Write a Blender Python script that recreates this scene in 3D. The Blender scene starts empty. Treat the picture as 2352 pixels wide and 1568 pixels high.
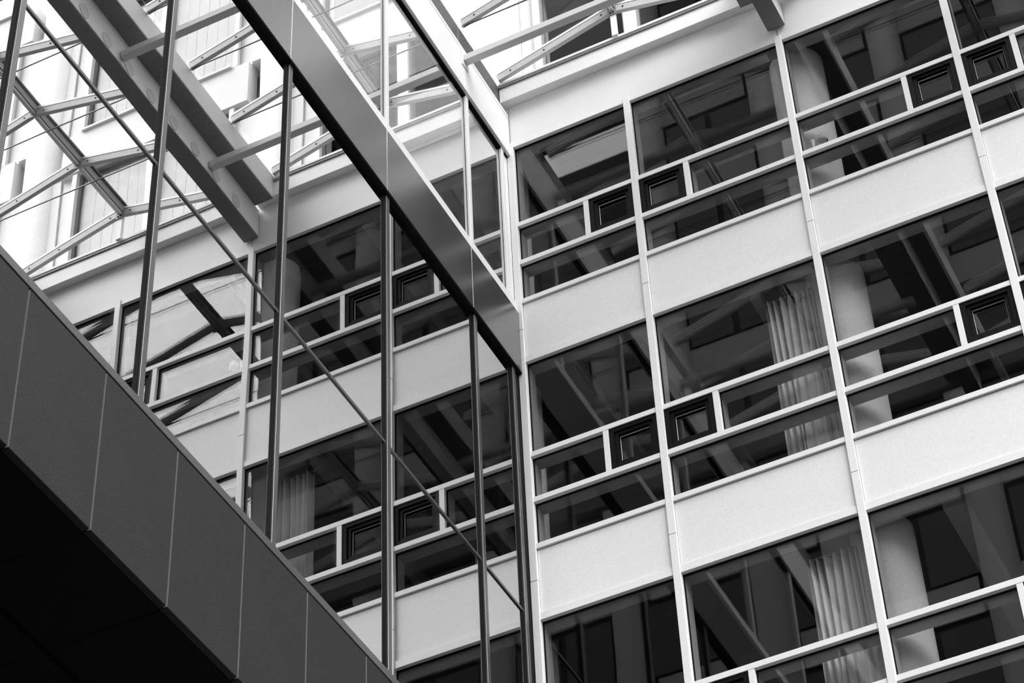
import bpy, bmesh, math, random
from mathutils import Matrix, Vector
random.seed(4)
S = bpy.context.scene
COL = S.collection

# ------------------------------------------------------------------ camera, world, light
cam_d = bpy.data.cameras.new('camera')
cam_d.sensor_width = 36.0
cam_d.lens = 5701.95 / 2352 * 36
cam_d.clip_end = 500
cam_o = bpy.data.objects.new('camera', cam_d)
COL.objects.link(cam_o)
AZ, PI_, RO = -0.42595997, 0.76962728, -0.05310036
f = Vector((math.cos(PI_) * math.sin(AZ), math.cos(PI_) * math.cos(AZ), math.sin(PI_)))
r0 = Vector((math.cos(AZ), -math.sin(AZ), 0))
u0 = r0.cross(f)
r = r0 * math.cos(RO) + u0 * math.sin(RO)
u = -r0 * math.sin(RO) + u0 * math.cos(RO)
M = Matrix(((r.x, u.x, -f.x, 8.23562794), (r.y, u.y, -f.y, -18.25529311), (r.z, u.z, -f.z, -19.9587894), (0, 0, 0, 1)))
cam_o.matrix_world = M
S.camera = cam_o

world = bpy.data.worlds.new('overcast_sky')
S.world = world
world.use_nodes = True
bg = world.node_tree.nodes['Background']
# bright overcast sky, a little dimmer towards the horizon, dark under it
nt = world.node_tree
tcw = nt.nodes.new('ShaderNodeTexCoord')
sep = nt.nodes.new('ShaderNodeSeparateXYZ')
mr = nt.nodes.new('ShaderNodeMapRange')
mr.inputs['From Min'].default_value = 0.0; mr.inputs['From Max'].default_value = 1.0
mr.inputs['To Min'].default_value = 0.8; mr.inputs['To Max'].default_value = 1.0
gt = nt.nodes.new('ShaderNodeMath'); gt.operation = 'GREATER_THAN'; gt.inputs[1].default_value = -0.02
ml = nt.nodes.new('ShaderNodeMath'); ml.operation = 'MULTIPLY'
nt.links.new(tcw.outputs['Generated'], sep.inputs[0])
nt.links.new(sep.outputs['Z'], mr.inputs['Value']); nt.links.new(sep.outputs['Z'], gt.inputs[0])
nt.links.new(mr.outputs['Result'], ml.inputs[0]); nt.links.new(gt.outputs[0], ml.inputs[1])
nt.links.new(ml.outputs[0], bg.inputs[0])
bg.inputs[1].default_value = 1.6

sun_d = bpy.data.lights.new('soft_sun', 'SUN')
sun_d.energy = 2.2
sun_d.angle = math.radians(50)
sun_o = bpy.data.objects.new('soft_sun', sun_d)
COL.objects.link(sun_o)
sun_o.rotation_euler = Vector((0.66, -0.52, 0.90)).to_track_quat('Z', 'Y').to_euler()

S.view_settings.view_transform = 'Standard'
S.view_settings.look = 'None'
S.view_settings.gamma = 1
S.view_settings.use_curve_mapping = False
S.view_settings.exposure = 1.30
S.cycles.use_denoising = True
S.cycles.sample_clamp_indirect = 3.0
S.cycles.max_bounces = 12
S.cycles.glossy_bounces = 6
S.cycles.transparent_max_bounces = 24
S.cycles.diffuse_bounces = 4
S.cycles.transmission_bounces = 6

# ------------------------------------------------------------------ materials
def lin(v):
    return v
def mat(name, col, rough=0.5, metal=0.0, spec=0.5, noise=0.06, nscale=3.0, bump=0.0, grain=0.0):
    m = bpy.data.materials.new(name)
    m.use_nodes = True
    nt = m.node_tree
    b = nt.nodes['Principled BSDF']
    b.inputs['Roughness'].default_value = rough
    b.inputs['Metallic'].default_value = metal
    b.inputs['Specular IOR Level'].default_value = spec
    tc = nt.nodes.new('ShaderNodeTexCoord')
    n = nt.nodes.new('ShaderNodeTexNoise')
    n.inputs['Scale'].default_value = nscale
    n.inputs['Detail'].default_value = 6
    n.inputs['Roughness'].default_value = 0.7
    nt.links.new(tc.outputs['Object'], n.inputs['Vector'])
    cr = nt.nodes.new('ShaderNodeMapRange')
    cr.inputs['From Min'].default_value = 0.25
    cr.inputs['From Max'].default_value = 0.75
    cr.inputs['To Min'].default_value = col * (1 - noise)
    cr.inputs['To Max'].default_value = min(1, col * (1 + noise))
    nt.links.new(n.outputs['Fac'], cr.inputs['Value'])
    if grain:      # speckle of the powder coating
        n3 = nt.nodes.new('ShaderNodeTexNoise')
        n3.inputs['Scale'].default_value = 95
        n3.inputs['Detail'].default_value = 2
        nt.links.new(tc.outputs['Object'], n3.inputs['Vector'])
        g3 = nt.nodes.new('ShaderNodeMapRange')
        g3.inputs['From Min'].default_value = 0.35
        g3.inputs['From Max'].default_value = 0.65
        g3.inputs['To Min'].default_value = 1 - grain
        g3.inputs['To Max'].default_value = 1 + grain
        nt.links.new(n3.outputs['Fac'], g3.inputs['Value'])
        mu = nt.nodes.new('ShaderNodeMath'); mu.operation = 'MULTIPLY'
        nt.links.new(cr.outputs['Result'], mu.inputs[0]); nt.links.new(g3.outputs['Result'], mu.inputs[1])
        nt.links.new(mu.outputs[0], b.inputs['Base Color'])
    else:
        nt.links.new(cr.outputs['Result'], b.inputs['Base Color'])
    if bump:
        n2 = nt.nodes.new('ShaderNodeTexNoise')
        n2.inputs['Scale'].default_value = 260
        n2.inputs['Detail'].default_value = 2
        nt.links.new(tc.outputs['Object'], n2.inputs['Vector'])
        bp = nt.nodes.new('ShaderNodeBump')
        bp.inputs['Strength'].default_value = bump
        bp.inputs['Distance'].default_value = 0.002
        nt.links.new(n2.outputs['Fac'], bp.inputs['Height'])
        nt.links.new(bp.outputs['Normal'], b.inputs['Normal'])
    return m

def glass(name, f0, tint, wave=0.0, wscale=0.6):
    """flat architectural pane: fresnel mix of clear and mirror reflection, slight roller waves"""
    m = bpy.data.materials.new(name)
    m.use_nodes = True
    nt = m.node_tree
    for n in list(nt.nodes):
        nt.nodes.remove(n)
    N = nt.nodes.new
    L = nt.links.new
    out = N('ShaderNodeOutputMaterial')
    mix = N('ShaderNodeMixShader')
    tr = N('ShaderNodeBsdfTransparent')
    tr.inputs[0].default_value = (tint, tint, tint, 1)
    gl = N('ShaderNodeBsdfGlossy')
    gl.inputs['Roughness'].default_value = 0.0
    gl.inputs['Color'].default_value = (0.96, 0.96, 0.96, 1)
    geo = N('ShaderNodeNewGeometry')
    dot = N('ShaderNodeVectorMath'); dot.operation = 'DOT_PRODUCT'
    L(geo.outputs['Incoming'], dot.inputs[0]); L(geo.outputs['True Normal'], dot.inputs[1])
    ab = N('ShaderNodeMath'); ab.operation = 'ABSOLUTE'; L(dot.outputs['Value'], ab.inputs[0])
    om = N('ShaderNodeMath'); om.operation = 'SUBTRACT'; om.inputs[0].default_value = 1; L(ab.outputs[0], om.inputs[1])
    pw = N('ShaderNodeMath'); pw.operation = 'POWER'; L(om.outputs[0], pw.inputs[0]); pw.inputs[1].default_value = 5
    ma = N('ShaderNodeMath'); ma.operation = 'MULTIPLY_ADD'; L(pw.outputs[0], ma.inputs[0])
    ma.inputs[1].default_value = 1 - f0; ma.inputs[2].default_value = f0
    L(ma.outputs[0], mix.inputs[0]); L(tr.outputs[0], mix.inputs[1]); L(gl.outputs[0], mix.inputs[2])
    L(mix.outputs[0], out.inputs[0])
    if wave:
        tc = N('ShaderNodeTexCoord')
        no = N('ShaderNodeTexNoise'); no.inputs['Scale'].default_value = wscale; no.inputs['Detail'].default_value = 0
        L(tc.outputs['Object'], no.inputs['Vector'])
        bp = N('ShaderNodeBump'); bp.inputs['Strength'].default_value = 1.0; bp.inputs['Distance'].default_value = wave
        L(no.outputs['Fac'], bp.inputs['Height']); L(bp.outputs['Normal'], gl.inputs['Normal'])
    return m

WHITE = mat('white_enamel', 0.80, 0.45, noise=0.015, nscale=2, grain=0.05)
PANEL = mat('white_coated_panel', 0.78, 0.5, noise=0.02, nscale=1.2, grain=0.06)
LINING = mat('inner_window_lining', 0.40, 0.6, noise=0.05)
GASKET = mat('black_rubber_gasket', 0.006, 0.7, spec=0.1, noise=0.1)
BLACKF = mat('black_casement_frame', 0.004, 0.6, spec=0.08, noise=0.1)
BEAD = mat('bright_glazing_bead', 0.85, 0.4, noise=0.02)
GREYM = mat('grey_anodised_frame', 0.10, 0.35, metal=0.5, noise=0.05, nscale=8, grain=0.25)
SPAN = mat('grey_anodised_spandrel', 0.20, 0.24, metal=0.85, noise=0.03, nscale=1.5, bump=0.1, grain=0.22)
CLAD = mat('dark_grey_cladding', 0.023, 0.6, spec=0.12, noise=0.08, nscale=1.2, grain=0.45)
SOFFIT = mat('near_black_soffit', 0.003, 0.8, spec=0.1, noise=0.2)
STEEL = mat('painted_steel_light', 0.62, 0.5, noise=0.04, nscale=6)
STEELG = mat('painted_steel_grey', 0.22, 0.5, noise=0.06, nscale=5, grain=0.2)
STEELM = mat('painted_steel_mid', 0.46, 0.5, noise=0.04, nscale=6, grain=0.12)
STEEL_SHADE = mat('steel_shaded_underside', 0.15, 0.5, noise=0.06, nscale=5, grain=0.25)  # shade on beam and tray undersides, put into the base colour
UPST = mat('dark_grey_upstand', 0.065, 0.5, noise=0.08, nscale=5, grain=0.3)  # even dark grey of the upstand panels
CONC = mat('painted_concrete_column', 0.72, 0.6, noise=0.05, nscale=2.5, grain=0.12)
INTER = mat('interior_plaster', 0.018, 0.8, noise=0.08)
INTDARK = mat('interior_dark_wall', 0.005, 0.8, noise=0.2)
BEAMI = mat('interior_ceiling_beam', 0.30, 0.7, noise=0.06)
CURT = mat('pale_curtain_cloth', 0.85, 0.9, noise=0.05, nscale=20)
GROUND = mat('asphalt', 0.035, 0.9, noise=0.3, nscale=0.8)
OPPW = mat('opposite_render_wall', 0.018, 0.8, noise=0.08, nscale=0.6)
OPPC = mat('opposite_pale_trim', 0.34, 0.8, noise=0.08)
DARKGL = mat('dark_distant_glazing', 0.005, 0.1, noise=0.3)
G_R = glass('facade_glass_clear', 0.036, 0.86, wave=0.0009, wscale=0.7)
G_L = glass('curtain_wall_coated_glass', 0.58, 0.45, wave=0.0007, wscale=0.7)
G_LU = glass('upper_gallery_glass', 0.58, 0.60, wave=0.0006, wscale=0.7)
G_ROOF = glass('roof_glass', 0.02, 0.985)
G_U = glass('upper_storey_glass', 0.025, 0.8, wave=0.002, wscale=0.8)

# ------------------------------------------------------------------ helpers
def props(o, label=None, cat=None, group=None, kind=None):
    if label: o['label'] = label
    if cat: o['category'] = cat
    if group: o['group'] = group
    if kind: o['kind'] = kind
    return o

def root(name, loc, label, cat, group=None, kind=None):
    o = bpy.data.objects.new(name, None)
    COL.objects.link(o)
    o.location = loc
    o.empty_display_size = 0.2
    return props(o, label, cat, group, kind)

CACHE = {}
def box_mesh(sx, sy, sz, m, bev=0.0):
    k = (round(sx, 4), round(sy, 4), round(sz, 4), m.name, bev)
    if k in CACHE: return CACHE[k]
    bm = bmesh.new()
    bmesh.ops.create_cube(bm, size=1)
    bmesh.ops.scale(bm, vec=(sx, sy, sz), verts=bm.verts)
    if bev:
        bmesh.ops.bevel(bm, geom=bm.edges[:], offset=min(bev, sx / 3, sy / 3, sz / 3), segments=1, affect='EDGES')
    me = bpy.data.meshes.new('piece')
    bm.to_mesh(me); bm.free()
    me.materials.append(m)
    CACHE[k] = me
    return me

def link(name, me, parent, loc, rot=None):
    o = bpy.data.objects.new(name, me)
    COL.objects.link(o)
    if parent is not None:
        o.parent = parent
        loc = Vector(loc) - Vector(wloc(parent))
    o.location = loc
    if rot: o.rotation_euler = rot
    return o

def wloc(o):
    v = Vector(o.location)
    while o.parent:
        o = o.parent
        v += Vector(o.location)
    return v

def box(name, x0, x1, y0, y1, z0, z1, m, parent=None, bev=0.0):
    me = box_mesh(x1 - x0, y1 - y0, z1 - z0, m, bev)
    return link(name, me, parent, ((x0 + x1) / 2, (y0 + y1) / 2, (z0 + z1) / 2))

def bar(name, p, q, w, h, m, parent=None, bev=0.0):
    """rectangular bar from p to q; w across (horizontal), h in the plane of z"""
    p = Vector(p); q = Vector(q)
    d = q - p
    me = box_mesh(d.length, w, h, m, bev)
    o = link(name, me, parent, (p + q) / 2)
    x = d.normalized()
    y = Vector((0, 0, 1)).cross(x)
    if y.length < 1e-4: y = Vector((0, 1, 0))
    y.normalize()
    z = x.cross(y)
    o.rotation_euler = Matrix((x, y, z)).transposed().to_euler()
    return o

def cyl_mesh(rad, depth, m, seg=32, axis='Z', smooth=True):
    k = ('c', round(rad, 4), round(depth, 4), m.name, seg, axis)
    if k in CACHE: return CACHE[k]
    bm = bmesh.new()
    bmesh.ops.create_cone(bm, cap_ends=True, segments=seg, radius1=rad, radius2=rad, depth=depth)
    if axis == 'X': bmesh.ops.rotate(bm, verts=bm.verts, matrix=Matrix.Rotation(math.pi / 2, 3, 'Y'))
    if axis == 'Y': bmesh.ops.rotate(bm, verts=bm.verts, matrix=Matrix.Rotation(math.pi / 2, 3, 'X'))
    me = bpy.data.meshes.new('round_piece')
    for fc in bm.faces:
        fc.smooth = smooth and len(fc.verts) == 4
    bm.to_mesh(me); bm.free()
    me.materials.append(m)
    CACHE[k] = me
    return me

def cyl(name, c, rad, depth, m, parent=None, seg=32, axis='Z'):
    return link(name, cyl_mesh(rad, depth, m, seg, axis), parent, c)

def frame_mesh(w, h, t, y0, y1, m):
    """rectangular picture-frame in the xz plane, member width t, depth y0..y1"""
    k = ('f', round(w, 4), round(h, 4), t, y0, y1, m.name)
    if k in CACHE: return CACHE[k]
    bm = bmesh.new()
    def b(x0, x1, z0, z1):
        g = bmesh.ops.create_cube(bm, size=1)['verts']
        bmesh.ops.scale(bm, vec=(x1 - x0, y1 - y0, z1 - z0), verts=g)
        bmesh.ops.translate(bm, vec=((x0 + x1) / 2, (y0 + y1) / 2, (z0 + z1) / 2), verts=g)
    b(-w / 2, -w / 2 + t, -h / 2, h / 2); b(w / 2 - t, w / 2, -h / 2, h / 2)
    b(-w / 2 + t, w / 2 - t, h / 2 - t, h / 2); b(-w / 2 + t, w / 2 - t, -h / 2, -h / 2 + t)
    me = bpy.data.meshes.new('frame_piece')
    bm.to_mesh(me); bm.free()
    me.materials.append(m)
    CACHE[k] = me
    return me

def frame(name, x0, x1, z0, z1, t, ya, yb, m, parent):
    me = frame_mesh(x1 - x0, z1 - z0, t, ya, yb, m)
    return link(name, me, parent, ((x0 + x1) / 2, 0, (z0 + z1) / 2))

# ------------------------------------------------------------------ dimensions
MX = [(0.020, 0.103), (1.575, 1.656), (3.536, 3.616), (5.500, 5.582), (7.460, 7.541), (9.42, 9.50)]
BAYS = [(MX[i][1], MX[i + 1][0]) for i in range(5)]
FLOORS = [0.0, -3.6, -7.2]
GY = 0.06            # glass of the white facade
GR_Z = -21.6

# ------------------------------------------------------------------ ground and closing structure
g = box('floor', -70, 70, -70, 30, GR_Z - 0.3, GR_Z, GROUND)
props(g, 'dark asphalt ground of the courtyard far below', 'ground', kind='structure')

# ------------------------------------------------------------------ white facade (y = 0)
wr = props(root('wall_back', (0, 0, GR_Z), 'white panelled facade of three glazed storeys right of the corner', 'facade'), kind='structure')
for zf in FLOORS:
    for i, (xa, xb) in enumerate(BAYS):
        top = zf - 0.012
        box('spandrel_panel', xa + 0.004, xb - 0.004, 0.022, 0.055, zf - 0.83, top, PANEL, wr)
for xa, xb in ((0.068, 3.572), (3.580, 7.497), (7.505, 9.5)):     # parapet panels over the top storey
    box('fascia_panel', xa, xb, 0.012, 0.055, 2.772, 3.72, PANEL, wr)
box('corner_trim', 0.004, 0.060, 0.016, 0.055, 2.762, 3.72, WHITE, wr)
for i, (xa, xb) in enumerate(MX):
    joints = [2.76, -0.42, -4.02, -7.62, -8.1]
    for a, b in zip(joints, joints[1:]):
        box('mullion', xa, xb, -0.012, 0.058, b + 0.003, a - 0.003, WHITE, wr, 0.003)
    box('mullion_core', xa + 0.006, xb - 0.006, 0.058, 0.24, -8.1, 2.76, LINING, wr)
# solid core behind spandrels and down to the ground
for zf in FLOORS:
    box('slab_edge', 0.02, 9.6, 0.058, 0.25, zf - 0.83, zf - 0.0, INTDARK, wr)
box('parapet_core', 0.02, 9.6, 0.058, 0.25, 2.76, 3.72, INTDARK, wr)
box('lower_wall', -12, 12, 0.03, 0.4, GR_Z, -8.1, PANEL, wr)
box('end_wall', 9.6, 17, 0.0, 0.4, -8.1, 12, PANEL, wr)

STOREY = ['topmost', 'middle', 'lowest']
BAYN = ['first bay from the inner corner', 'second bay from the inner corner', 'third bay from the inner corner', 'fourth bay from the inner corner', 'fifth bay from the inner corner']
wn = 1
T1, T2 = (1.272, 1.340), (0.635, 0.703)
for fi, zf in enumerate(FLOORS):
    for bi, (xa, xb) in enumerate(BAYS):
        w = props(root('window_%d' % wn, ((xa + xb) / 2, 0, zf), 'white framed window of the %s storey, %s' % (STOREY[fi], BAYN[bi]), 'window', 'windows of the white facade'), kind='structure')
        wn += 1
        vent_right = bi % 2 == 0
        # front members
        box('sill', xa, xb, -0.004, 0.058, zf, zf + 0.067, WHITE, w, 0.002)
        box('transom', xa, xb, 0.0, 0.058, zf + T2[0], zf + T2[1], WHITE, w, 0.002)
        box('transom', xa, xb, 0.0, 0.058, zf + T1[0], zf + T1[1], WHITE, w, 0.002)
        box('head_rail', xa, xb, 0.002, 0.058, zf + 2.676, zf + 2.768, WHITE, w, 0.002)
        pw = 0.064
        if vent_right: px0 = xb - 0.561 - pw
        else: px0 = xa + 0.561
        box('post', px0, px0 + pw, 0.002, 0.058, zf + T2[1], zf + T1[0], WHITE, w, 0.002)
        vx0, vx1 = (px0 + pw, xb) if vent_right else (xa, px0)
        fx0, fx1 = (xa, px0) if vent_right else (px0 + pw, xb)
        rows = [(xa, xb, zf + 0.067, zf + T2[0]), (fx0, fx1, zf + T2[1], zf + T1[0]), (xa, xb, zf + T1[1], zf + 2.676)]
        for (a, b, c, d) in rows:
            frame('gasket', a, b, c, d, 0.012, 0.048, 0.066, GASKET, w)
            box('pane', a + 0.004, b - 0.004, GY, GY + 0.022, c + 0.004, d - 0.004, G_R, w)
            frame('inner_lining', a, b, c, d, 0.008, 0.084, 0.235, LINING, w)
        # members behind the glass
        for (c, d) in (T1, T2, (0.0, 0.067), (2.676, 2.768)):
            box('inner_rail', xa, xb, 0.085, 0.24, zf + c, zf + d, LINING, w)
        # opening casement
        v = frame('vent_casement', vx0, vx1, zf + T2[1], zf + T1[0], 0.055, 0.012, 0.10, BLACKF, w)
        v['label'] = 'black opening casement'
        frame('casement_sash', vx0 + 0.05, vx1 - 0.05, zf + T2[1] + 0.05, zf + T1[0] - 0.05, 0.05, 0.030, 0.12, BLACKF, v)
        frame('casement_stop', vx0 + 0.095, vx1 - 0.095, zf + T2[1] + 0.095, zf + T1[0] - 0.095, 0.012, 0.055, 0.075, BLACKF, v)
        frame('glazing_bead', vx0 + 0.106, vx1 - 0.106, zf + T2[1] + 0.106, zf + T1[0] - 0.106, 0.004, 0.062, 0.072, BEAD, v)
        box('pane', vx0 + 0.10, vx1 - 0.10, 0.075, 0.095, zf + T2[1] + 0.10, zf + T1[0] - 0.10, G_R, v)

# rooms behind the facade
for fi, zf in enumerate(FLOORS + [3.6]):
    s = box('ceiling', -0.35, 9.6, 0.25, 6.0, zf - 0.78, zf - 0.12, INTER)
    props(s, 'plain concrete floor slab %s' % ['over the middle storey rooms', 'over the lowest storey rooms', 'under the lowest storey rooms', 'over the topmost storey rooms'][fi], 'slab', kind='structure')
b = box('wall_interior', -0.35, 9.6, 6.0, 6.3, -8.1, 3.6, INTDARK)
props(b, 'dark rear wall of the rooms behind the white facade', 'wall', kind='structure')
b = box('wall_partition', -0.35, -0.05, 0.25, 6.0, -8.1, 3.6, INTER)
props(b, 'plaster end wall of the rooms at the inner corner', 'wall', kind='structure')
for k, (zf, x0, x1, hh, lab) in enumerate([
        (0.0, 0.04, 0.27, 0.10, 'pale ceiling beam seen through the topmost window next to the corner'),
        (0.0, 2.04, 2.14, 0.16, 'slender ceiling beam behind the topmost window of the second bay'),
        (0.0, 4.05, 4.13, 0.14, 'pale ceiling beam behind the topmost window of the third bay'),
        (-3.6, 0.36, 0.60, 0.12, 'wide pale ceiling beam behind the middle storey window next to the corner'),
        (-3.6, 1.40, 1.66, 0.12, 'pale ceiling beam crossing behind the second mullion of the middle storey'),
        (-3.6, 2.70, 2.80, 0.20, 'thin ceiling beam above the middle storey curtain'),
        (-3.6, 4.70, 4.77, 0.12, 'thin bright ceiling beam behind the middle storey window of the third bay'),
        (-7.2, 1.82, 1.86, 0.12, 'hair thin ceiling rail behind the lowest window of the second bay'),
        (-7.2, 2.62, 2.84, 0.14, 'wide pale ceiling beam above the lowest storey curtain'),
        (-7.2, 4.3, 4.5, 0.2, 'ceiling beam behind the lowest window of the third bay')]):
    c = box('ceiling_beam', x0, x1, 0.26, 5.9, zf + 2.82 - hh, zf + 2.82, BEAMI)
    props(c, lab, 'beam', 'ceiling beams of the rooms', kind='thing')

def curtain(x0, x1, z0, z1, lab):
    n = 110
    bm = bmesh.new()
    rows = []
    for j in range(7):
        t = j / 6
        row = []
        for i in range(n + 1):
            s = i / n
            x = x0 + (x1 - x0) * s + (0.05 * (1 - t)) * math.sin(s * 9)
            y = 0.38 + 0.055 * math.sin(s * 48 + 1.5 * math.sin(s * 7)) * (0.7 + 0.3 * t) + 0.015 * math.sin(s * 23 + t * 2)
            row.append(bm.verts.new((x - x0, y - 0.38, z0 + (z1 - z0) * t - z0)))
        rows.append(row)
    for j in range(6):
        for i in range(n):
            fc = bm.faces.new((rows[j][i], rows[j][i + 1], rows[j + 1][i + 1], rows[j + 1][i]))
            fc.smooth = True
    me = bpy.data.meshes.new('cloth_piece'); bm.to_mesh(me); bm.free()
    me.materials.append(CURT)
    t = root('curtain', (x0, 0.38, z0), lab, 'curtain', 'curtains behind the white facade')
    o = link('cloth', me, t, (x0, 0.38, z0))
    md = o.modifiers.new('thick', 'SOLIDIFY'); md.thickness = 0.004
    cyl('curtain_rail', ((x0 + x1) / 2, 0.38, z1 + 0.02), 0.012, x1 - x0 + 0.1, STEELG, t, 12, 'X')
curtain(2.82, 3.38, -3.6, -1.02, 'pale gathered curtain behind the middle storey window of the second bay')
curtain(2.84, 3.42, -7.2, -4.62, 'pale gathered curtain behind the lowest storey window of the second bay')

# round columns running through all storeys
for k, lab in enumerate(['round white concrete column at the inner corner, seen above the roof',
                         'round white concrete column behind the third mullion',
                         'round white concrete column behind the fifth mullion, mirrored at the far left']):
    cx = -0.34 + 3.92 * k
    c = cyl('column', (cx, 0.60, -1.4), 0.32, 26.8, CONC, None, 64)
    props(c, lab, 'column', 'round concrete columns', kind='structure')

# small things on the inner rail of the topmost window, third bay
va = root('flower_vase', (3.727, 0.15, 0.7035), 'small white flared vase on the inner window rail before the round column', 'vase')
bm = bmesh.new()
prof = [(0.0, 0.0), (0.026, 0.0), (0.024, 0.07), (0.015, 0.18), (0.028, 0.27), (0.024, 0.27), (0.011, 0.18), (0.0, 0.02)]
rings = [[bm.verts.new((rr * math.cos(a), rr * math.sin(a), zz)) for a in [2 * math.pi * i / 16 for i in range(16)]] for rr, zz in prof[1:-1]]
for a, b_ in zip(rings, rings[1:]):
    for i in range(16):
        bm.faces.new((a[i], a[(i + 1) % 16], b_[(i + 1) % 16], b_[i])).smooth = True
bm.faces.new(rings[0][::-1]); bm.faces.new(rings[-1])
me = bpy.data.meshes.new('vase_piece'); bm.to_mesh(me); bm.free(); me.materials.append(BEAD)
link('body', me, va, (3.727, 0.15, 0.7035))
la = root('desk_lamp', (3.81, 0.16, 0.7035), 'grey domed desk lamp beside the white vase on the inner window rail', 'lamp')
cyl('base', (3.86, 0.16, 0.7115), 0.035, 0.016, GASKET, la, 24)
bar('arm', (3.86, 0.16, 0.71), (3.90, 0.16, 0.95), 0.010, 0.010, GASKET, la)
bar('arm', (3.90, 0.16, 0.945), (3.85, 0.16, 0.99), 0.010, 0.010, GASKET, la)
bm = bmesh.new()
bmesh.ops.create_uvsphere(bm, u_segments=24, v_segments=14, radius=0.07)
for v_ in bm.verts:
    v_.co.z = max(v_.co.z, -0.02)
bmesh.ops.scale(bm, vec=(0.95, 0.7, 1.35), verts=bm.verts)
for fc in bm.faces: fc.smooth = True
me = bpy.data.meshes.new('shade_piece'); bm.to_mesh(me); bm.free(); me.materials.append(CONC)
o = link('lamp_shade', me, la, (3.842, 0.16, 0.955), (0, 0.15, 0))

# ------------------------------------------------------------------ upper storeys above the roof
wu = props(root('wall_upper', (0, 0.4, 3.6), 'bright white upper storeys with round columns above the glass roof', 'facade'), kind='structure')
UF = [3.6, 7.2, 10.8]
for zf in UF:
    for k in range(3):
        cx = -0.34 + 3.92 * k
        a, b = cx + 0.72, cx + 3.20
        if zf > 3.6:
            box('spandrel_panel', cx + 0.44, cx + 3.48, 0.38, 0.62, zf - 0.93, zf - 0.10, PANEL, wu)
            box('spandrel_sill', cx + 0.72, cx + 3.20, 0.34, 0.62, zf - 0.10, zf - 0.06, WHITE, wu)
        if zf > 10: continue
        zb, zt = zf - 0.06, zf + 2.67
        for sgn, c0 in ((1, cx), (-1, cx + 3.92)):
            def side(p, q): return (c0 + p, c0 + q) if sgn > 0 else (c0 - q, c0 - p)
            x0, x1 = side(0.25, 0.43); box('column_flank', x0, x1, 0.44, 0.72, zb, zt, PANEL, wu)
            x0, x1 = side(0.438, 0.64); box('flank_panel', x0, x1, 0.47, 0.72, zb, zt, PANEL, wu)
            x0, x1 = side(0.648, 0.72); box('jamb_post', x0, x1, 0.40, 0.72, zb, zt, WHITE, wu)
for zf in UF[:2]:
    for k in range(3):
        cx = -0.34 + 3.92 * k
        w = props(root('window_%d' % wn, (cx + 1.96, 0.5, zf), 'dark window pair of the upper storeys, %s row above the glass roof, %s' % ('first' if zf < 5 else 'second', ['beside the inner corner', 'past the second round column', 'past the third round column'][k]), 'window', 'windows of the upper storeys'), kind='structure')
        wn += 1
        zb, zt = zf - 0.06, zf + 2.67
        box('mullion', cx + 1.88, cx + 2.04, 0.42, 0.62, zb, zt, WHITE, w)
        for a, b in ((cx + 0.72, cx + 1.88), (cx + 2.04, cx + 3.20)):
            frame('sash_frame', a, b, zb, zt, 0.03, 0.47, 0.54, STEELG, w)
            box('pane', a + 0.03, b - 0.03, 0.50, 0.52, zb + 0.03, zt - 0.03, G_U, w)
            if k == 0:
                box('blind', a + 0.05, b - 0.05, 0.64, 0.66, zt - 0.35, zt - 0.03, INTER, w)
            else:
                for q in range(6):      # pale vertical blinds, also stand in for the panes' sky reflection
                    x_ = a + 0.06 + q * (b - a - 0.12) / 6
                    box('sky_reflection_blind', x_, x_ + (b - a - 0.12) / 6 - 0.012, 0.56, 0.566, zb + 0.05, zt - 0.05, CONC, w)
b = box('wall_upper_room', -0.6, 11.5, 3.0, 3.2, 3.5, 14, INTDARK)
props(b, 'dark interior behind the upper storey windows', 'wall', kind='structure')
for zf in UF:
    s = box('ceiling', -0.6, 11.5, 0.66, 3.0, zf - 0.85, zf - 0.15, INTER)
    props(s, 'floor slab of the upper storeys %s' % ['just above the glass roof', 'one row above the glass roof', 'two rows above the glass roof'][UF.index(zf)], 'slab', kind='structure')

# ------------------------------------------------------------------ glass curtain wall (x = 0)
wl = props(root('wall_left', (0, 0, -8.8), 'mirror glass curtain wall with grey metal bands left of the corner', 'facade'), kind='structure')
LM = [-0.165, -1.095, -3.065, -5.03, -7.0, -8.97, -10.94, -12.91]     # mullion centres
YEND = -12.94
PX = 0.065
# lower mullions, panes and transom
mw = 0.034
for y in LM:
    m_ = box('mullion', -0.02, 0.012, y - mw - 0.030, y + mw - 0.004, -7.15, -1.09, GASKET, wl)
    m_['label'] = 'black mullion body'
    box('mullion_cap', 0.012, 0.034, y - mw, y + mw, -7.15, -1.11, GREYM, wl, 0.003)
zt_ = -4.507
for a, b in zip(LM, LM[1:]):
    lo, hi = b + mw, a - mw
    for z0, z1 in ((-7.15, zt_ - 0.012), (zt_ + 0.012, -1.09)):
        me = box_mesh(0.012, hi - lo + 0.01, z1 - z0, G_L)
        link('pane', me, wl, (-0.006, (lo + hi) / 2, (z0 + z1) / 2))
    box('transom_cap', -0.01, 0.014, lo, hi, zt_ - 0.016, zt_ + 0.016, GREYM, wl)
box('corner_post', -0.03, 0.012, LM[0] + mw, -0.01, -7.2, -1.1, GASKET, wl)
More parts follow.
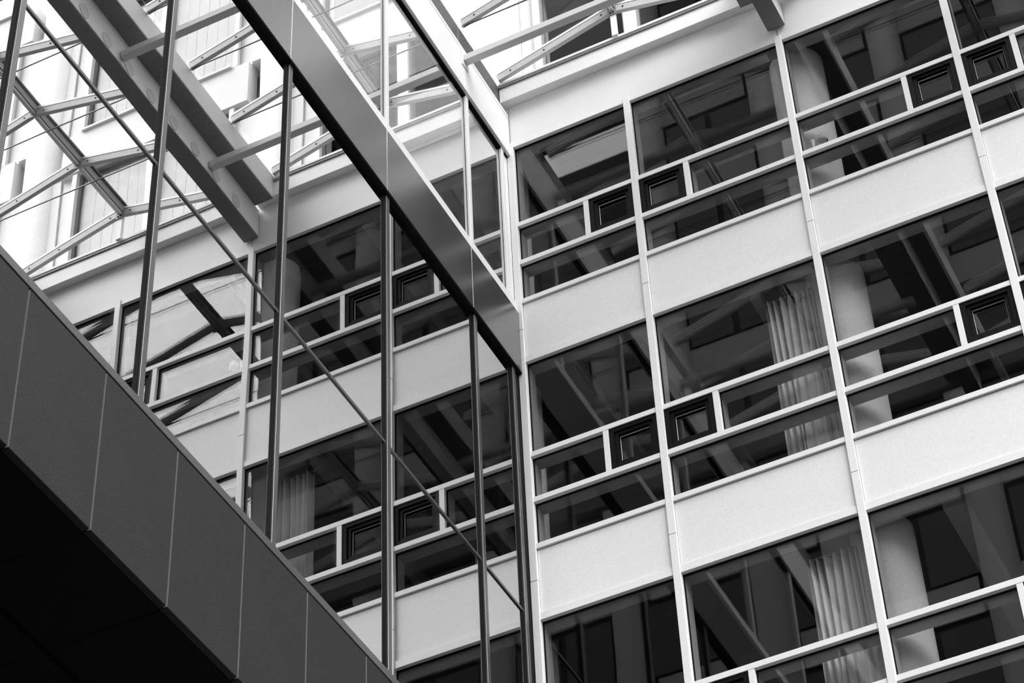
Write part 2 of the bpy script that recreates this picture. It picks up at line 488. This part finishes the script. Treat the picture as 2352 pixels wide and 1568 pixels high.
# spandrel band
sj = [0.0, -1.20, -3.14, -5.10, -7.06, -9.02, -10.98, -12.94]
for a, b in zip(sj, sj[1:]):
    hi = a - 0.003 if a else -0.02
    box('spandrel_panel', -0.02, PX, b + 0.003, hi, -1.045, -0.155, SPAN, wl, 0.004)
    box('spandrel_lip', -0.02, PX + 0.004, b + 0.001, hi, -1.095, -1.050, SPAN, wl, 0.003)
    box('lip_shade_strip', -0.02, PX - 0.004, b + 0.001, hi, -1.112, -1.0955, GASKET, wl)  # black strip, shade under the lip put into the colour
    box('sill', -0.02, PX - 0.006, b + 0.001, hi, -0.148, -0.015, WHITE, wl, 0.003)
box('spandrel_core', -0.3, -0.02, YEND, -0.01, -1.10, -0.02, INTDARK, wl)
# upper glazing
for y in LM:
    box('upper_mullion', 0.0, 0.034, y - mw, y + mw, -0.015, 2.55, WHITE, wl, 0.003)
    box('upper_mullion_gasket', -0.02, 0.0, y - mw - 0.012, y + mw, -0.015, 2.55, GASKET, wl)
for a, b in zip(LM, LM[1:]):
    lo, hi = b + mw, a - mw
    box('upper_pane', -0.012, 0.0, lo, hi, -0.015, 2.55, G_LU, wl)
box('upper_corner_post', -0.03, 0.014, LM[0] + mw, -0.01, -0.015, 2.55, WHITE, wl)
box('fascia_gasket', -0.02, 0.03, YEND, -0.012, 2.505, 2.56, GASKET, wl)
for a, b in zip(sj, sj[1:]):
    hi = a - 0.002 if a else -0.014
    box('fascia_lip', -0.02, PX + 0.003, b, hi, 2.53, 2.60, WHITE, wl, 0.003)
    box('fascia_panel', -0.02, PX, b, hi, 2.604, 3.205, WHITE, wl, 0.003)
    box('fascia_trim', -0.02, PX + 0.003, b, hi, 3.209, 3.27, WHITE, wl, 0.003)
    box('upstand_panel', -0.10, -0.004, b + 0.002, hi, 3.27, 3.76, UPST, wl, 0.003)
# coping and cladding panels under the glass
box('coping', -0.05, PX + 0.006, YEND, -0.012, -7.275, -7.19, GREYM, wl, 0.004)
k = 0
y = 0.0
cj = [-0.012] + [-0.585 - 0.9868 * i for i in range(13)]
for a, b in zip(cj, cj[1:]):
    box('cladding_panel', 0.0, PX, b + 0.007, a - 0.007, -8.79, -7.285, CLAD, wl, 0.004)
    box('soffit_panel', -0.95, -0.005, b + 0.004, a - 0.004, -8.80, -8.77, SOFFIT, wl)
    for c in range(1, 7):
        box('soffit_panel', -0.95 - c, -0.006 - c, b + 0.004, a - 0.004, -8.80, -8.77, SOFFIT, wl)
for b in cj[1:]:
    box('cladding_rib', 0.0, PX - 0.03, b - 0.007, b + 0.007, -8.79, -7.285, GASKET, wl)
    box('cladding_edge', PX - 0.03, PX + 0.001, b + 0.0050, b + 0.0066, -8.785, -7.29, STEELG, wl)
box('wall_core', -0.3, 0.0, YEND, -0.012, -8.76, -7.28, INTDARK, wl)
# rooms behind
wi = props(root('wall_left_rooms', (-4, -6, -8.7), 'dark rooms behind the mirror glass wall', 'room'), kind='structure')
box('room_floor', -8, -0.3, YEND, 0.0, -8.7, -8.4, INTDARK, wi)
box('room_floor', -8, -0.3, YEND, 0.0, -4.75, -4.25, INTDARK, wi)
box('room_floor', -8, -0.3, YEND, 0.0, -1.1, -0.30, INTER, wi)
box('room_rear', -8.3, -8, YEND, 0.0, -8.7, -0.30, INTDARK, wi)
box('room_end', -8, -0.3, -0.05, 0.0, -8.7, -0.30, INTDARK, wi)
box('room_end', -8, -0.1, YEND - 0.05, YEND, -8.7, 3.2, INTDARK, wi)
box('gallery_rear', -5.3, -5, YEND, -0.05, -0.30, 3.3, PANEL, wi)
box('gallery_end', -5.0, -0.05, -0.04, -0.012, -0.30, 3.3, PANEL, wi)
for y in (-1.1, -3.06, -5.03, -7.0, -8.97):
    box('gallery_rafter', -5.0, -0.1, y - 0.06, y + 0.06, 3.0, 3.25, STEEL, wi)
box('gallery_ceiling_strip', -1.9, -1.3, YEND, -0.05, 3.0, 3.2, STEELG, wi)
u_ = box('wall_under', -9, -8, -13, 0.4, GR_Z, -8.8, INTDARK)
props(u_, 'dark wall under the overhanging glass wall', 'wall', kind='structure')

# ------------------------------------------------------------------ glass roof
NF = 8
TY = [-0.15 - 0.987 * i for i in range(NF)]
YR = TY[-1] - 0.1
# box gutter along the white facade
gu = root('box_gutter', (0, -0.05, 3.44), 'long white box gutter along the top of the white facade', 'gutter')
for x0, x1 in ((0.004, 3.476), (3.690, 7.393), (7.607, 11.2)):
    box('gutter_trough', x0, x1, -0.105, 0.011, 3.44, 3.70, PANEL, gu, 0.004)
for x0, x1 in ((0.004, 3.222), (3.944, 7.138), (7.862, 11.2)):
    box('gutter_cap', x0, x1, -0.135, 0.010, 3.735, 3.78, WHITE, gu, 0.004)
    box('gutter_shadow_joint', x0, x1, -0.125, 0.010, 3.70, 3.735, STEELG, gu)

BX = [3.583, 7.50]
for i, bx in enumerate(BX):
    lab = ['grey steel roof beam landing on the white facade over its third mullion', 'grey steel roof beam landing on the white facade over its fifth mullion'][i]
    rb = root('roof_beam', (bx, 0, 2.9), lab, 'beam', 'main beams of the glass roof')
    h = 0.108
    box('bottom_flange', bx - h, bx + h, YR, -0.004, 2.90, 2.925, STEEL_SHADE, rb, 0.003)
    box('web_panel', bx - h + 0.004, bx + h - 0.004, YR, -0.004, 2.925, 3.39, STEEL, rb)
    y = -0.57
    while y > YR:
        for sx in (-1, 1):
            cyl('cover_disc', (bx + sx * (h - 0.002), y, 3.04), 0.10, 0.010, STEELM, rb, 32, 'X')
        y -= 0.485
    box('valley_tray', bx - 0.36, bx + 0.36, YR, -0.106, 3.39, 3.42, STEEL_SHADE, rb)
    for sx in (-1, 1):
        a = bx + sx * 0.345
        box('tray_side', min(a, a + sx * 0.015), max(a, a + sx * 0.015), YR, -0.106, 3.42, 3.80, STEEL, rb)
# rafters, ridge, panes
GAB = [(0.02, 1.62, 3.22), (3.95, 5.54, 7.13), (7.87, 9.46, 11.05)]
ZE, ZR = 3.79, 4.26
gname = ['first gable beside the glass wall', 'second gable from the glass wall', 'third gable from the glass wall']
gshort = ['gable beside the glass wall', 'middle roof gable', 'outermost roof gable']
ordn = ['at the white facade', 'second from the white facade', 'third from the white facade', 'fourth from the white facade', 'fifth from the white facade', 'sixth from the white facade', 'seventh from the white facade', 'outermost']
for gi, (xl, xm, xr) in enumerate(GAB):
    for ti, y in enumerate(TY):
        t = root('roof_truss', (xm, y, ZE), 'steel truss frame of the %s, %s' % (gshort[gi], ordn[ti]), 'truss', 'truss frames of the glass roof')
        for (xa, xb) in ((xl, xm), (xr, xm)):
            p = Vector((xa, y, ZE + 0.045)); q = Vector((xb, y, ZR))
            d = (q - p).normalized()
            q2 = q - d * 0.04
            bar('rafter', p, q2, 0.055, 0.115, STEELM, t, 0.004)
            up = Vector((0, 0, 0.078))
            bar('glazing_bar', p + up, q2 + up, 0.065, 0.034, BEAD, t)
            bar('glazing_gasket', p + up * 1.28, q2 + up * 1.28, 0.05, 0.008, GASKET, t)
            for s in (0.12, 0.42, 0.93):
                c = p.lerp(q2, s)
                cyl('bolt', (c.x, y - 0.028, c.z), 0.011, 0.012, GASKET, t, 10, 'Y')
        if ti == 0:
            box('king_post', xm - 0.035, xm + 0.035, y - 0.02, y + 0.02, ZE - 0.03, ZR - 0.03, WHITE, t)
            box('gusset_plate', xm - 0.06, xm + 0.06, y - 0.035, y - 0.022, ZR - 0.12, ZR + 0.05, STEELG, t)
            for dx in (-0.02, 0.02):
                cyl('bolt', (xm + dx, y - 0.04, ZR - 0.09), 0.011, 0.012, GASKET, t, 10, 'Y')
        else:
            bar('tie_rod', (xl, y, ZE), (xr, y, ZE), 0.014, 0.014, GREYM, t)
            box('gusset_plate', xm - 0.05, xm + 0.05, y - 0.035, y - 0.025, ZR - 0.10, ZR + 0.04, STEELG, t)
    rg = root('ridge_beam', (xm, 0, ZR), 'slim ridge beam along the top of the %s' % gname[gi], 'beam', 'ridge beams of the glass roof')
    box('ridge_bar', xm - 0.045, xm + 0.045, YR, -0.12, ZR - 0.02, ZR + 0.10, STEELG, rg, 0.004)
    box('ridge_cap', xm - 0.075, xm + 0.075, YR, -0.06, ZR + 0.105, ZR + 0.125, GREYM, rg)
    box('ridge_rail', xm - 0.025, xm + 0.025, YR, -0.12, ZR - 0.05, ZR - 0.022, STEEL, rg)
    if gi < 3:
        rp = props(root('glass_roof', (xm, -3, ZE), 'clear sloping panes of the %s' % gname[gi], 'roof', 'glass slopes of the roof'), kind='structure')
        for ya, yb in zip(TY, TY[1:]):
            for (xa, xb) in ((xl, xm), (xr, xm)):
                p = Vector((xa, (ya + yb) / 2, ZE + 0.135)); q = Vector((xb, (ya + yb) / 2, ZR + 0.105))
                bar('roof_pane', p, q, 0.975, 0.012, G_ROOF, rp)
# brace tubes between glass wall and first beam
for i, y in enumerate([-1.185, -3.16, -5.12, -7.08][:3]):
    t = root('brace_tube', (0.07, y, 3.05), 'square white brace tube between glass wall and roof beam, %s from the white facade' % ['first', 'second', 'third'][i], 'strut', 'brace tubes under the glass roof')
    box('tube', 0.075, 3.470, y - 0.05, y + 0.05, 3.02, 3.125, STEEL, t, 0.006)
    box('end_plate', PX + 0.001, 0.076, y - 0.085, y + 0.085, 2.93, 3.195, WHITE, t, 0.003)
# end trimmer of the roof
e = box('roof_edge_beam', -0.1, 11.3, YR - 0.12, YR, 3.3, 3.85, STEELG)
props(e, 'grey edge beam closing the glass roof over the courtyard', 'beam', kind='structure')

# ------------------------------------------------------------------ building across the courtyard, seen in the reflections
ob = props(root('opposite_building', (0, -30, GR_Z), 'pale tower with round columns across the courtyard, mirrored in the windows', 'building'), kind='structure')
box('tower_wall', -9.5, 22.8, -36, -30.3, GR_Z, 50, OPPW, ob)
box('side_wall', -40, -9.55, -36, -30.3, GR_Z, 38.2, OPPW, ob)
box('sky_blocker', -40, -9.55, -30.7, -30.35, 39.9, 50, OPPC, ob)  # added screen, keeps bright sky out of the upper panes' reflections
for c in range(6):
    cyl('sky_blocker_post', (-13.5 - 4 * c, -30.5, 44), 0.08, 12.0, OPPC, ob, 12)  # posts added to carry the sky-blocking screen
for c in range(8):
    cx = -9.1 + 3.92 * c
    cyl('round_column', (cx + 0.3, -30.2, 14), 0.5, 71, OPPC, ob, 24)
    for z in range(9):
        zz = 14.5 + 3.6 * z
        box('spandrel_strip', cx + 0.8, cx + 3.6, -30.3, -30.2, zz - 1.2, zz - 0.1, OPPC, ob)
        for o_ in (0.9, 2.4):
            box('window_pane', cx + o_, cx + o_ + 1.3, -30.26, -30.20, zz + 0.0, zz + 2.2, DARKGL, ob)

sb = props(root('low_sky_blocker', (36, -15, GR_Z), 'plain pale block added out of view to cut low sky light from the lower storeys', 'building'), kind='structure')  # unseen block, added to dim low sky light on the lower floors
box('side_block', 32, 40, -40, 4, GR_Z, 5, OPPC, sb)
box('blocker_rim', 31.8, 40.2, -40.2, 4.2, 5, 5.6, OPPC, sb)
